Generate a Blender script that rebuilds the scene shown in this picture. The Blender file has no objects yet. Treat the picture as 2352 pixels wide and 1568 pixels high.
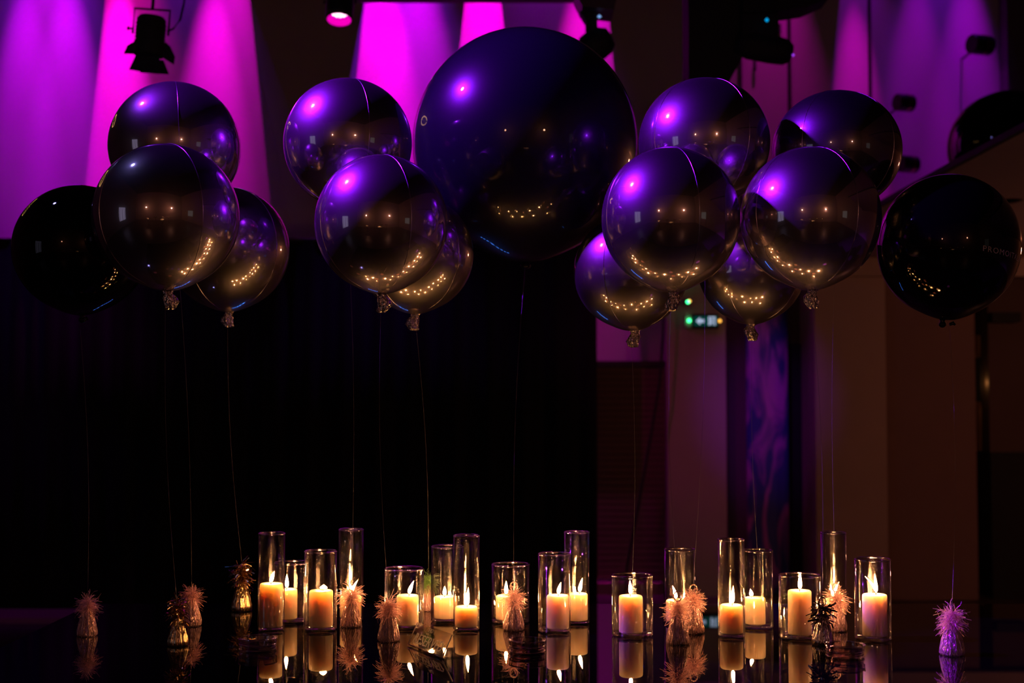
import bpy, bmesh, math, random
from mathutils import Vector, Matrix
random.seed(7)
PI = math.pi
scene = bpy.context.scene
col = scene.collection

# ------------------------------------------------------------------ camera
F, CX, CY, HOR = 3100.0, 1176.0, 784.0, 925.0
CAMZ, TABLE = 1.69, 1.10
PITCH = math.atan((HOR - CY) / F)
cam_d = bpy.data.cameras.new('camera'); cam = bpy.data.objects.new('camera', cam_d)
col.objects.link(cam); scene.camera = cam
cam.location = (0, 0, CAMZ); cam.rotation_euler = (PI / 2 + PITCH, 0, 0)
cam_d.sensor_width = 36; cam_d.lens = F / 2352 * 36
cam_d.clip_start = 0.05; cam_d.clip_end = 100
cam_d.dof.use_dof = True; cam_d.dof.focus_distance = 3.42; cam_d.dof.aperture_fstop = 3.2

# ------------------------------------------------------------------ world, exposure
w = bpy.data.worlds.new('world'); scene.world = w; w.use_nodes = True
w.node_tree.nodes['Background'].inputs[0].default_value = (0.02, 0.012, 0.02, 1)
w.node_tree.nodes['Background'].inputs[1].default_value = 0.02
vs = scene.view_settings
vs.view_transform = 'Standard'; vs.look = 'None'; vs.exposure = 0; vs.gamma = 1; vs.use_curve_mapping = False
cy = scene.cycles
cy.max_bounces = 4; cy.glossy_bounces = 4; cy.transparent_max_bounces = 32; cy.transmission_bounces = 4
cy.diffuse_bounces = 2; cy.caustics_refractive = False; cy.caustics_reflective = True
cy.adaptive_threshold = 0.09; cy.adaptive_min_samples = 16
cy.sample_clamp_indirect = 4.0; cy.blur_glossy = 0.3

def at(px, py, Y):
    a, b = (px - CX) / F, (CY - py) / F
    dx, dy, dz = a, math.cos(PITCH) - b * math.sin(PITCH), math.sin(PITCH) + b * math.cos(PITCH)
    t = Y / dy
    return Vector((dx * t, Y, CAMZ + dz * t))
def on(px, py, z=TABLE):
    p = at(px, py, 1.0); s = (z - CAMZ) / (p.z - CAMZ)
    return Vector((p.x * s, s, z))
def zat(py, Y): return at(CX, py, Y).z
def xat(px, Y): return at(px, HOR, Y).x

# ------------------------------------------------------------------ lights
def spot(name, loc, target, power, color, size, blend=1.0, radius=0.04):
    d = bpy.data.lights.new(name, 'SPOT'); d.energy = power; d.color = color
    d.spot_size = math.radians(size); d.spot_blend = blend; d.shadow_soft_size = radius
    o = bpy.data.objects.new(name, d); col.objects.link(o); o.location = loc
    o.rotation_euler = (Vector(target) - Vector(loc)).to_track_quat('-Z', 'Y').to_euler()
    return o
def point(name, loc, power, color, radius=0.05):
    d = bpy.data.lights.new(name, 'POINT'); d.energy = power; d.color = color; d.shadow_soft_size = radius
    o = bpy.data.objects.new(name, d); col.objects.link(o); o.location = loc
    return o
WALL = 12.2
KEY = Vector((-2.45, 3.4, 4.5))
spot('purple_key_light', KEY + Vector((0.03, 0, -0.03)), (0.75, 3.45, 1.95), 1900, (0.26, 0.005, 1.0), 34, 0.7, 0.06)
# wall washers hidden in the cove above the frame
MAG, PUR, PINK, BLUE = (1, 0.0, 0.85), (0.5, 0.0, 1.0), (1, 0.0, 0.55), (0.22, 0.02, 1.0)
LAMPZ = 6.9
def washer(px, power, color, size, off=0.34, tilt=0.10, dz=0.0):
    x = xat(px, WALL)
    spot('wall_washer', (x, WALL - off, LAMPZ + dz), (x, WALL - off + tilt * 3, LAMPZ + dz - 3), power, color, size, 1.0, 0.012)
for a in [(40, 1000, (0.6, 0, 1), 17), (100, 330, (0.3, 0, 1), 46), (145, 1100, (0.62, 0, 1), 18), (95, 500, (0.75, 0, 0.9), 26),
          (264, 2600, MAG, 17), (250, 420, PINK, 40), (525, 700, MAG, 24), (478, 1300, MAG, 17), (430, 110, (0.3, 0, 1), 44),
          (870, 2300, MAG, 20), (955, 1000, (0.8, 0, 1), 22), (900, 420, (0.3, 0, 1), 44),
          (1109, 1900, MAG, 24), (1364, 900, MAG, 24), (1325, 650, PINK, 15), (1250, 110, PUR, 40),
          (1780, 230, (1, 0, 0.75), 30), (1972, 700, MAG, 14), (1985, 110, PUR, 30),
          (2118, 260, (0.7, 0, 1), 18), (2235, 420, (0.6, 0, 1), 19), (2170, 150, (0.3, 0, 1), 36)]:
    washer(*a)
# stage spots on the columns and the floor
spot('column_spot', (-1.5, 6.0, 5.6), at(1600, 1000, 12), 130, (1, 0.0, 0.42), 16, 1.0, 0.05)
spot('banner_spot', (0.5, 6.0, 5.6), at(1762, 950, 11.9), 320, (0.38, 0.02, 1.0), 12, 1.0, 0.05)
spot('floor_spot', (-5.0, 8.0, 5.5), (-4.0, 10.9, 0.0), 110, (0.5, 0.0, 1.0), 30, 1.0, 0.05)
# added warm fill without fixtures: under the mezzanine and behind the camera
point('mezzanine_fill', (5.2, 8.6, 2.55), 26, (1, 0.36, 0.20), 0.1)
point('rear_fill', (2.8, -4.6, 3.0), 32, (1, 0.42, 0.25), 0.12)
point('rear_fill', (-3.0, -4.6, 3.0), 20, (1, 0.42, 0.25), 0.12)

# ------------------------------------------------------------------ materials
def mat(name):
    m = bpy.data.materials.new(name); m.use_nodes = True
    return m, m.node_tree, m.node_tree.nodes['Principled BSDF']
def prin(name, base, rough=0.5, metal=0.0, ior=1.5, noise=None, bump=None, **kw):
    m, t, p = mat(name)
    p.inputs['Base Color'].default_value = (*base, 1); p.inputs['Roughness'].default_value = rough
    p.inputs['Metallic'].default_value = metal; p.inputs['IOR'].default_value = ior
    for k, v in kw.items(): p.inputs[k.replace('_', ' ')].default_value = v
    if noise:
        sc, amt = noise
        tc = t.nodes.new('ShaderNodeTexCoord'); n = t.nodes.new('ShaderNodeTexNoise'); n.inputs['Scale'].default_value = sc
        n.inputs['Detail'].default_value = 4
        mx = t.nodes.new('ShaderNodeMix'); mx.data_type = 'RGBA'
        mx.inputs['A'].default_value = (*[c * (1 - amt) for c in base], 1)
        mx.inputs['B'].default_value = (*[min(1, c * (1 + amt)) for c in base], 1)
        t.links.new(tc.outputs['Object'], n.inputs['Vector']); t.links.new(n.outputs['Fac'], mx.inputs['Factor'])
        t.links.new(mx.outputs['Result'], p.inputs['Base Color'])
    if bump:
        sc, st, dist = bump
        tc = t.nodes.new('ShaderNodeTexCoord'); mp = t.nodes.new('ShaderNodeMapping'); mp.inputs['Scale'].default_value = sc
        n = t.nodes.new('ShaderNodeTexNoise'); n.inputs['Scale'].default_value = 1; n.inputs['Detail'].default_value = 2
        b = t.nodes.new('ShaderNodeBump'); b.inputs['Strength'].default_value = st; b.inputs['Distance'].default_value = dist
        t.links.new(tc.outputs['Object'], mp.inputs['Vector']); t.links.new(mp.outputs['Vector'], n.inputs['Vector'])
        t.links.new(n.outputs['Fac'], b.inputs['Height']); t.links.new(b.outputs['Normal'], p.inputs['Normal'])
    return m
def emit(name, color, strength, sample=False):
    m = bpy.data.materials.new(name); m.use_nodes = True; t = m.node_tree; t.nodes.clear()
    e = t.nodes.new('ShaderNodeEmission'); e.inputs[0].default_value = (*color, 1); e.inputs[1].default_value = strength
    if not sample: m.cycles.emission_sampling = 'NONE'
    o = t.nodes.new('ShaderNodeOutputMaterial'); t.links.new(e.outputs[0], o.inputs[0])
    return m
def thin_glass(name, f0=0.12, streak=True, tint=(0.97, 0.96, 0.95)):
    m = bpy.data.materials.new(name); m.use_nodes = True; t = m.node_tree; t.nodes.clear()
    N = t.nodes.new
    tr = N('ShaderNodeBsdfTransparent'); tr.inputs[0].default_value = (*tint, 1)
    gl = N('ShaderNodeBsdfGlossy'); gl.inputs['Roughness'].default_value = 0.03
    lw = N('ShaderNodeLayerWeight'); lw.inputs['Blend'].default_value = 0.5
    pw = N('ShaderNodeMath'); pw.operation = 'POWER'; pw.inputs[1].default_value = 3.2
    ma = N('ShaderNodeMath'); ma.operation = 'MULTIPLY_ADD'; ma.inputs[1].default_value = 1 - f0; ma.inputs[2].default_value = f0
    mx = N('ShaderNodeMixShader'); o = N('ShaderNodeOutputMaterial')
    t.links.new(lw.outputs['Facing'], pw.inputs[0]); t.links.new(pw.outputs[0], ma.inputs[0]); t.links.new(ma.outputs[0], mx.inputs[0])
    t.links.new(tr.outputs[0], mx.inputs[1]); t.links.new(mx.outputs[0], o.inputs[0])
    out = gl
    if streak:   # drawn glass: fine ripples along the height smear reflections into vertical streaks
        tc = N('ShaderNodeTexCoord'); mp = N('ShaderNodeMapping'); mp.inputs['Scale'].default_value = (110, 110, 4)
        n = N('ShaderNodeTexNoise'); n.inputs['Scale'].default_value = 1; n.inputs['Detail'].default_value = 2
        b = N('ShaderNodeBump'); b.inputs['Strength'].default_value = 0.16; b.inputs['Distance'].default_value = 0.004
        t.links.new(tc.outputs['Object'], mp.inputs[0]); t.links.new(mp.outputs[0], n.inputs['Vector'])
        t.links.new(n.outputs['Fac'], b.inputs['Height']); t.links.new(b.outputs[0], gl.inputs['Normal'])
        an = N('ShaderNodeBsdfGlossy'); an.inputs['Roughness'].default_value = 0.15; an.inputs['Anisotropy'].default_value = 1.0; an.inputs['Rotation'].default_value = ANIS
        tg = N('ShaderNodeTangent'); tg.direction_type = 'RADIAL'; tg.axis = 'Z'
        t.links.new(tg.outputs[0], an.inputs['Tangent']); t.links.new(b.outputs[0], an.inputs['Normal'])
        out = N('ShaderNodeMixShader'); out.inputs[0].default_value = 0.35
        t.links.new(gl.outputs[0], out.inputs[1]); t.links.new(an.outputs[0], out.inputs[2])
    t.links.new(out.outputs[0], mx.inputs[2])
    return m
ANIS = 0.0
def foil(name, base, haze=0.3, hr=0.40):
    m = bpy.data.materials.new(name); m.use_nodes = True; t = m.node_tree; t.nodes.clear(); N = t.nodes.new
    tc = N('ShaderNodeTexCoord'); mp = N('ShaderNodeMapping'); mp.inputs['Scale'].default_value = (5, 5, 60)
    n = N('ShaderNodeTexNoise'); n.inputs['Scale'].default_value = 1; n.inputs['Detail'].default_value = 3
    b = N('ShaderNodeBump'); b.inputs['Strength'].default_value = 0.03; b.inputs['Distance'].default_value = 0.01
    t.links.new(tc.outputs['Object'], mp.inputs[0]); t.links.new(mp.outputs[0], n.inputs['Vector']); t.links.new(n.outputs['Fac'], b.inputs['Height'])
    a = N('ShaderNodeBsdfGlossy'); a.inputs['Color'].default_value = (*base, 1); a.inputs['Roughness'].default_value = 0.035
    h = N('ShaderNodeBsdfGlossy'); h.inputs['Color'].default_value = (*base, 1); h.inputs['Roughness'].default_value = hr
    t.links.new(b.outputs[0], h.inputs['Normal'])
    md = N('ShaderNodeBsdfGlossy'); md.inputs['Color'].default_value = (*base, 1); md.inputs['Roughness'].default_value = 0.13
    t.links.new(b.outputs[0], md.inputs['Normal'])
    m0 = N('ShaderNodeMixShader'); m0.inputs[0].default_value = 0.25
    t.links.new(a.outputs[0], m0.inputs[1]); t.links.new(md.outputs[0], m0.inputs[2])
    mx = N('ShaderNodeMixShader'); mx.inputs[0].default_value = haze; o = N('ShaderNodeOutputMaterial')
    t.links.new(m0.outputs[0], mx.inputs[1]); t.links.new(h.outputs[0], mx.inputs[2]); t.links.new(mx.outputs[0], o.inputs[0])
    return m
M = {}
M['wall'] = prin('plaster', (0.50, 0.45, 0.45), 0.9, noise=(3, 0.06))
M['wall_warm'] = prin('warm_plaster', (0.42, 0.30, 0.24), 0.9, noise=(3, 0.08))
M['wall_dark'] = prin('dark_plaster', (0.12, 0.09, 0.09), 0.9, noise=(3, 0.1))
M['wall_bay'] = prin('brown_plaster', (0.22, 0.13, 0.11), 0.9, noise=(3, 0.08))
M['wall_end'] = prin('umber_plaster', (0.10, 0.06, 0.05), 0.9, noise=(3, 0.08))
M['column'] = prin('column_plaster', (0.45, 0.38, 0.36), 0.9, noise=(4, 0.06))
M['ceiling'] = prin('black_ceiling', (0.02, 0.018, 0.02), 0.9)
M['floor'] = prin('dark_parquet', (0.05, 0.035, 0.03), 0.35, noise=(6, 0.3))
M['black'] = prin('matt_black', (0.006, 0.006, 0.007), 0.75)
M['black_metal'] = prin('black_metal', (0.012, 0.012, 0.013), 0.45)
M['drape'] = prin('black_drape', (0.0015, 0.0015, 0.002), 0.95)
M['shutter'] = prin('brown_slat', (0.17, 0.09, 0.08), 0.7, noise=(8, 0.2))
M['door'] = prin('dark_door', (0.03, 0.02, 0.02), 0.6)
M['table'] = prin('black_glass', (0.002, 0.002, 0.002), 0.015, 0.0, 1.95)
M['table_side'] = prin('black_lacquer', (0.004, 0.004, 0.004), 0.2)
M['foil'] = foil('smoky_foil', (0.62, 0.55, 0.60), 0.24)
M['foil_gold'] = foil('smoky_foil_warm', (0.60, 0.55, 0.52), 0.28)
M['foil_dark'] = foil('dark_foil', (0.28, 0.25, 0.30), 0.25)
M['tail'] = prin('crinkled_foil', (0.95, 0.82, 0.74), 0.18, 1.0, bump=((140, 140, 70), 0.9, 0.01))
M['seam'] = prin('foil_seam', (0.8, 0.7, 0.75), 0.25, 1.0)
M['latex'] = prin('black_latex', (0.001, 0.0008, 0.0014), 0.04, 0.0, 1.45)
M['latex_big'] = prin('black_latex_satin', (0.006, 0.004, 0.012), 0.30, 0.0, 1.5, Coat_Weight=1.0, Coat_Roughness=0.03, Specular_IOR_Level=0.22)
M['glass'] = thin_glass('vase_glass')
M['rim'] = thin_glass('vase_rim', 0.5, False)
M['base'] = thin_glass('vase_base', 0.22, False)
M['ash'] = thin_glass('ashtray_glass', 0.13, False, (0.85, 0.78, 0.82))
M['acrylic'] = thin_glass('acrylic', 0.04, False, (0.93, 0.90, 0.88))
M['print'] = prin('pale_print', (0.95, 0.86, 0.76), 0.5)
M['string'] = prin('clear_string', (0.22, 0.2, 0.25), 0.25, 0.3)
M['wick'] = prin('charred_wick', (0.02, 0.015, 0.01), 0.9)
def wax():
    m, t, p = mat('ivory_wax')
    p.inputs['Base Color'].default_value = (0.95, 0.72, 0.52, 1); p.inputs['Roughness'].default_value = 0.4
    p.inputs['Subsurface Weight'].default_value = 1.0
    p.inputs['Subsurface Radius'].default_value = (1.0, 0.88, 0.76); p.inputs['Subsurface Scale'].default_value = 0.030
    return m
M['wax'] = wax()
def flame_mat():
    m = bpy.data.materials.new('flame'); m.use_nodes = True; t = m.node_tree; t.nodes.clear(); N = t.nodes.new
    tc = N('ShaderNodeTexCoord'); sp = N('ShaderNodeSeparateXYZ'); cr = N('ShaderNodeValToRGB')
    e = N('ShaderNodeEmission'); e.inputs[1].default_value = 640; o = N('ShaderNodeOutputMaterial')
    els = cr.color_ramp.elements
    els[0].position = 0; els[0].color = (0.45, 0.12, 0.03, 1)
    els[1].position = 1; els[1].color = (0.45, 0.10, 0.012, 1)
    x = els.new(0.25); x.color = (1, 0.46, 0.16, 1)
    x = els.new(0.7); x.color = (1, 0.43, 0.14, 1)
    t.links.new(tc.outputs['Generated'], sp.inputs[0]); t.links.new(sp.outputs['Z'], cr.inputs[0])
    t.links.new(cr.outputs[0], e.inputs[0]); t.links.new(e.outputs[0], o.inputs[0])
    return m
M['flame'] = flame_mat()
def film(name, base, rough, metal, trans):
    m, t, p = mat(name)
    p.inputs['Base Color'].default_value = (*base, 1); p.inputs['Roughness'].default_value = rough; p.inputs['Metallic'].default_value = metal
    tl = t.nodes.new('ShaderNodeBsdfTranslucent'); tl.inputs[0].default_value = (*base, 1)
    mx = t.nodes.new('ShaderNodeMixShader'); mx.inputs[0].default_value = trans
    out = t.nodes['Material Output']
    t.links.new(p.outputs[0], mx.inputs[1]); t.links.new(tl.outputs[0], mx.inputs[2]); t.links.new(mx.outputs[0], out.inputs[0])
    return m
M['pink_film'] = film('iridescent_pink_film', (0.97, 0.58, 0.54), 0.25, 0.2, 0.55)
M['pink_foil'] = prin('iridescent_pink_foil', (0.92, 0.58, 0.58), 0.20, 0.65, bump=((330, 330, 60), 0.9, 0.012))
M['gold_film'] = film('gold_tinsel', (0.85, 0.62, 0.32), 0.18, 1.0, 0.0)
M['gold_foil'] = prin('gold_foil', (0.85, 0.62, 0.34), 0.2, 1.0, bump=((260, 260, 40), 0.6, 0.004))
M['dark_film'] = film('smoky_tinsel', (0.45, 0.36, 0.42), 0.15, 1.0, 0.0)
M['dark_foil'] = prin('smoky_weight_foil', (0.5, 0.4, 0.42), 0.2, 1.0, bump=((260, 260, 40), 0.6, 0.004))
M['green_film'] = film('iridescent_green_tinsel', (0.45, 0.75, 0.30), 0.2, 0.6, 0.3)

# ------------------------------------------------------------------ mesh helpers
class MB:
    def __init__(s): s.v = []; s.f = []
    def add(s, vs_, fs):
        k = len(s.v); s.v += [tuple(v) for v in vs_]; s.f += [tuple(i + k for i in f) for f in fs]; return s
    def box(s, x0, x1, y0, y1, z0, z1):
        return s.add([(x0, y0, z0), (x1, y0, z0), (x1, y1, z0), (x0, y1, z0), (x0, y0, z1), (x1, y0, z1), (x1, y1, z1), (x0, y1, z1)],
                     [(0, 3, 2, 1), (4, 5, 6, 7), (0, 1, 5, 4), (1, 2, 6, 5), (2, 3, 7, 6), (3, 0, 4, 7)])
    def lathe(s, prof, seg=32, fn=None, closed=False, cap=True):
        vv = []; n = len(prof)
        for r, z in prof:
            for k in range(seg):
                a = 2 * PI * k / seg; q = (r * math.cos(a), r * math.sin(a), z)
                vv.append(fn(q, a, z) if fn else q)
        ff = [(i * seg + k, i * seg + (k + 1) % seg, ((i + 1) % n) * seg + (k + 1) % seg, ((i + 1) % n) * seg + k) for i in range(n if closed else n - 1) for k in range(seg)]
        if not closed and cap:
            if prof[0][0] > 1e-6: ff.append(tuple(range(seg - 1, -1, -1)))
            if prof[-1][0] > 1e-6: ff.append(tuple((n - 1) * seg + k for k in range(seg)))
        return s.add(vv, ff)
    def tube(s, pts, r, seg=6, close=False):
        pts = [Vector(p) for p in pts]; n = len(pts); vv = []
        for i, p in enumerate(pts):
            d = (pts[(i + 1) % n] - pts[i - 1]) if close else (pts[min(i + 1, n - 1)] - pts[max(i - 1, 0)])
            d.normalize(); up = Vector((0, 0, 1)) if abs(d.z) < 0.9 else Vector((1, 0, 0))
            u = d.cross(up).normalized(); q = d.cross(u)
            rr = r[i] if isinstance(r, (list, tuple)) else r
            for k in range(seg):
                a = 2 * PI * k / seg; vv.append(p + (u * math.cos(a) + q * math.sin(a)) * rr)
        m = n if close else n - 1
        ff = [(i * seg + k, i * seg + (k + 1) % seg, ((i + 1) % n) * seg + (k + 1) % seg, ((i + 1) % n) * seg + k) for i in range(m) for k in range(seg)]
        if not close: ff += [tuple(range(seg - 1, -1, -1)), tuple((n - 1) * seg + k for k in range(seg))]
        return s.add(vv, ff)
    def prism(s, poly, y0, y1):   # polygon in x,z extruded along y
        n = len(poly)
        return s.add([(x, y0, z) for x, z in poly] + [(x, y1, z) for x, z in poly],
                     [tuple(range(n)), tuple(range(2 * n - 1, n - 1, -1))] + [(i, i + n, (i + 1) % n + n, (i + 1) % n) for i in range(n)])
    def mesh(s, name, smooth=False):
        me = bpy.data.meshes.new(name); me.from_pydata(s.v, [], s.f); me.update()
        bm = bmesh.new(); bm.from_mesh(me); bmesh.ops.remove_doubles(bm, verts=bm.verts, dist=1e-6)
        bmesh.ops.recalc_face_normals(bm, faces=bm.faces); bm.to_mesh(me); bm.free()
        if smooth: me.polygons.foreach_set('use_smooth', [True] * len(me.polygons))
        return me
    def build(s, name, m, parent=None, smooth=False, loc=None, rot=None):
        return link(name, s.mesh(name, smooth), m, parent, loc, rot)
def link(name, me, m, parent=None, loc=None, rot=None):
    if m and not me.materials: me.materials.append(m)
    o = bpy.data.objects.new(name, me); col.objects.link(o); o.parent = parent
    if loc is not None: o.location = loc
    if rot is not None: o.rotation_euler = rot
    return o
def tag(o, label=None, cat=None, group=None, kind=None):
    for k, v in (('label', label), ('category', cat), ('group', group), ('kind', kind)):
        if v: o[k] = v
    return o
def thing(name, loc, label, cat, group=None, rot=None):
    o = bpy.data.objects.new(name, None); col.objects.link(o); o.location = loc; o.empty_display_size = 0.05
    if rot: o.rotation_euler = rot
    return tag(o, label, cat, group)
def struct(name, mb, m, label=None, smooth=False):
    return tag(mb.build(name, m, None, smooth), label, None, None, 'structure')

# ------------------------------------------------------------------ the room
HW, BACK, TOP = 7.0, -6.0, 7.4
struct('floor', MB().box(-HW, HW, BACK, WALL + 0.3, -0.2, 0), M['floor'])
struct('ceiling', MB().box(-HW, HW, BACK, WALL + 0.3, TOP, TOP + 0.2), M['ceiling'])
struct('wall_left', MB().box(-HW - 0.2, -HW, BACK, WALL + 0.3, 0, TOP), M['wall_dark'])
struct('wall_right', MB().box(HW, HW + 0.2, BACK, WALL + 0.3, 0, TOP), M['wall_warm'])
struct('wall_rear', MB().box(-HW, HW, BACK - 0.2, BACK, 0, TOP), M['wall_warm'])
struct('wall_back', MB().box(-HW, HW, WALL, WALL + 0.2, 0, TOP), M['wall'])
# unseen fins added above the frame to cut the wall-washer beams
for k, px in enumerate((228, 567, 832, 1066, 1151, 1399, 1939, 2287)):
    x = xat(px, WALL)
    struct('trim_%d' % (k + 1), MB().box(x - 0.006, x + 0.006, WALL - 0.7, WALL, zat(-8, WALL), TOP), M['black'])
# panel joints of the wall at right
for k, (px, y0, y1) in enumerate(((1707, 0, 520), (1820, 0, 520), (2008, 0, 520))):
    x = xat(px, WALL - 0.02)
    struct('trim_%d' % (k + 9), MB().box(x - 0.014, x + 0.014, WALL - 0.02, WALL, zat(y1, WALL), zat(-40, WALL)), M['black'])
# dark end of the back wall beyond the last panel
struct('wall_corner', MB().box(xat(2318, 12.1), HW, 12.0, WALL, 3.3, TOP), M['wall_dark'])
# mezzanine: slab whose edge runs away from the camera, its underside the low ceiling at right
MZ = zat(612, WALL)
struct('mezzanine_slab', MB().box(2.33, HW, 2.2, WALL, MZ, MZ + 0.02), M['wall_warm'])
struct('trim_12', MB().box(2.30, 2.33, 2.2, WALL, MZ - 0.004, MZ + 0.028), M['black'])
struct('trim_13', MB().box(2.0, HW, 11.42, 11.5, MZ - 0.16, MZ - 0.002), M['wall_warm'])
# lower wall at right: columns, recess, bays
def bay(name, p0, p1, Y, ytop, m, Y2=WALL):
    return struct(name, MB().box(xat(p0, Y), xat(p1, Y), Y, Y2, 0, zat(ytop, Y)), m)
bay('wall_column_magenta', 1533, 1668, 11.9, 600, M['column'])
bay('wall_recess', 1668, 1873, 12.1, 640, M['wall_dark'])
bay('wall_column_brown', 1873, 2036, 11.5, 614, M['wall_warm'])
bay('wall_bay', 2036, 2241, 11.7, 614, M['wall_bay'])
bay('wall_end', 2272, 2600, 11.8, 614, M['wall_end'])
struct('baseboard_back', MB().box(xat(1371, 12.0), xat(1520, 12.0), 11.98, WALL, 0, zat(1338, 12.0)), M['wall_bay'])

# roller shutter between the black backdrop and the magenta column
sh = thing('roller_shutter', (xat(1440, 12.05), 12.05, zat(1330, 12.05)), 'brown slatted roller shutter beside the magenta column', 'shutter')
x0, x1 = xat(1330, 12.05) - sh.location.x, xat(1532, 12.05) - sh.location.x
z0, z1 = 0.0, zat(842, 12.05) - sh.location.z
ns = 34; hs = (z1 - z0) / ns
slat = MB().prism([(x0, 0), (x1, 0), (x1, hs * 0.86), (x0, hs * 0.86)], -0.012, 0.02).mesh('slat')
for k in range(ns): link('slat', slat, M['shutter'], sh, (0, 0.02, z0 + hs * k))
MB().box(x0, x1, 0.045, 0.06, z0, z1).build('backing', M['door'], sh)
MB().box(x0, x1, -0.03, 0.06, z1, z1 + 0.05).build('head_rail', M['door'], sh)

# dark door in the recess
dr = thing('recess_door', (xat(1830, 12.05), 12.05, 0), 'black door in the recess between the blue banner and brown column', 'door')
MB().box(xat(1812, 12.05) - dr.location.x, xat(1852, 12.05) - dr.location.x, 0, 0.04, 0, zat(790, 12.05)).build('door_leaf', M['black'], dr)
MB().box(0.05, 0.065, -0.03, 0, 0.95, 1.1).build('handle', M['black_metal'], dr.children[0])

# blue banner with violet streaks
def banner_mat():
    m, t, p = mat('banner_print'); N = t.nodes.new
    tc = N('ShaderNodeTexCoord'); mp = N('ShaderNodeMapping'); mp.inputs['Scale'].default_value = (5.0, 1, 1.25); mp.inputs['Rotation'].default_value = (0, 0.25, 0)
    n = N('ShaderNodeTexNoise'); n.inputs['Scale'].default_value = 1.3; n.inputs['Detail'].default_value = 3; n.inputs['Distortion'].default_value = 1.2
    cr = N('ShaderNodeValToRGB'); e = cr.color_ramp.elements
    e[0].position = 0.44; e[0].color = (0.03, 0.04, 0.25, 1); e[1].position = 0.60; e[1].color = (0.55, 0.12, 0.55, 1)
    t.links.new(tc.outputs['Object'], mp.inputs[0]); t.links.new(mp.outputs[0], n.inputs['Vector']); t.links.new(n.outputs['Fac'], cr.inputs[0])
    t.links.new(cr.outputs[0], p.inputs['Base Color']); p.inputs['Roughness'].default_value = 0.6
    return m
bn = thing('banner', (xat(1762, 11.8), 11.8, 0.03), 'tall narrow dark blue banner with violet brush streaks in the recess', 'banner')
bw = xat(1810, 11.8) - xat(1715, 11.8); bh = zat(690, 11.8) - 0.03
vv = []; ff = []
for j in range(25):
    for i in range(9):
        vv.append((-bw / 2 + bw * i / 8, 0.012 * math.sin(i * 1.1 + j * 0.15), bh * j / 24))
for j in range(24):
    for i in range(8): a = j * 9 + i; ff.append((a, a + 1, a + 10, a + 9))
o = MB().add(vv, ff).build('printed_cloth', banner_mat(), bn, True)
o.modifiers.new('solid', 'SOLIDIFY').thickness = 0.004
MB().tube([(-bw / 2 - 0.02, 0, bh), (bw / 2 + 0.02, 0, bh)], 0.012, 8).build('top_rail', M['black_metal'], bn)
MB().box(-bw / 2 - 0.02, bw / 2 + 0.02, -0.05, 0.05, -0.03, 0).build('foot', M['black_metal'], bn)

# hanging cable in front of the shutter
c = MB().tube([at(1528, 560, 11.6), at(1524, 760, 11.6), at(1515, 880, 11.6), at(1495, 1000, 11.6), at(1472, 1130, 11.6), at(1442, 1290, 11.6), Vector((xat(1430, 11.6), 11.6, 0.012))], 0.012, 6).build('hanging_cable', M['black'], None, True)
tag(c, 'thin black cable hanging slack in front of the brown shutter', 'cable')

# shelves glowing in the narrow gap at far right
sf = thing('back_bar_shelf', (xat(2256, 12.1), 12.1, 0), 'dim amber shelves seen in the narrow gap at far right', 'shelf')
sx0, sx1 = xat(2241, 12.1) - sf.location.x, xat(2272, 12.1) - sf.location.x
amber = prin('amber_board', (0.55, 0.30, 0.10), 0.6, noise=(6, 0.2))
for y0, y1 in ((822, 770), (1035, 922)):
    MB().box(sx0, sx1, -0.1, 0.06, zat(y0, 12.1), zat(y1, 12.1)).build('amber_panel', amber, sf)
MB().box(sx0, sx1, -0.14, 0.06, zat(922, 12.1), zat(822, 12.1)).build('dark_panel', M['door'], sf)
MB().box(sx0, sx1 + 0.2, -0.36, 0.06, 0, zat(1035, 12.1)).build('black_cabinet', M['black'], sf)
MB().box(sx0 + 0.01, sx1 + 0.14, -0.42, -0.3, zat(745, 12.1), zat(724, 12.1)).build('sign_box', M['black'], sf)
point('shelf_lamp', (xat(2256, 11.9), 11.85, zat(880, 12.1)), 0.12, (1, 0.5, 0.15), 0.02)

# black drape backdrop on a crossbar
BY = 11.0
bd = thing('backdrop', (-2.8, BY, 0), 'wide black drape backdrop behind the candle table', 'backdrop')
bx0, bx1, bz = -6.5 + 2.8, xat(1371, BY) + 2.8, zat(552, BY)
vv = []; ff = []; nx = 260
for i in range(nx + 1):
    x = bx0 + (bx1 - bx0) * i / nx; y = 0.025 * math.sin(x * 21) + 0.012 * math.sin(x * 47 + 1)
    vv += [(x, y, 0.005), (x, y, bz)]
ff = [(2 * i, 2 * i + 2, 2 * i + 3, 2 * i + 1) for i in range(nx)]
o = MB().add(vv, ff).build('drape', M['drape'], bd, True); o.modifiers.new('solid', 'SOLIDIFY').thickness = 0.006
MB().tube([(bx0, 0, bz), (bx1, 0, bz)], 0.02, 8).build('crossbar', M['black_metal'], bd, True)

# low platform at left whose step catches purple light
struct('floor_platform', MB().box(-6.8, -3.2, 10.45, 10.92, 0, 0.04), M['wall_bay'])
struct('floor_step', MB().box(-6.8, -4.2, 10.0, 10.3, 0, 0.03), M['wall_bay'])

# ------------------------------------------------------------------ lighting rig seen at the top
lb = thing('lighting_bar', (xat(1075, 10.8), 10.8, zat(3, 10.8)), 'black lighting bar along the very top edge between the two lamps', 'bar')
MB().box(xat(818, 10.8) - lb.location.x, xat(1322, 10.8) - lb.location.x, -0.05, 0.05, 0, 0.16).build('beam', M['black'], lb)
for px in (900, 1260): MB().tube([(xat(px, 10.8) - lb.location.x, 0, 0.16), (xat(px, 10.8) - lb.location.x, 0, TOP - lb.location.z)], 0.02, 8).build('hanger', M['black'], lb)

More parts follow.
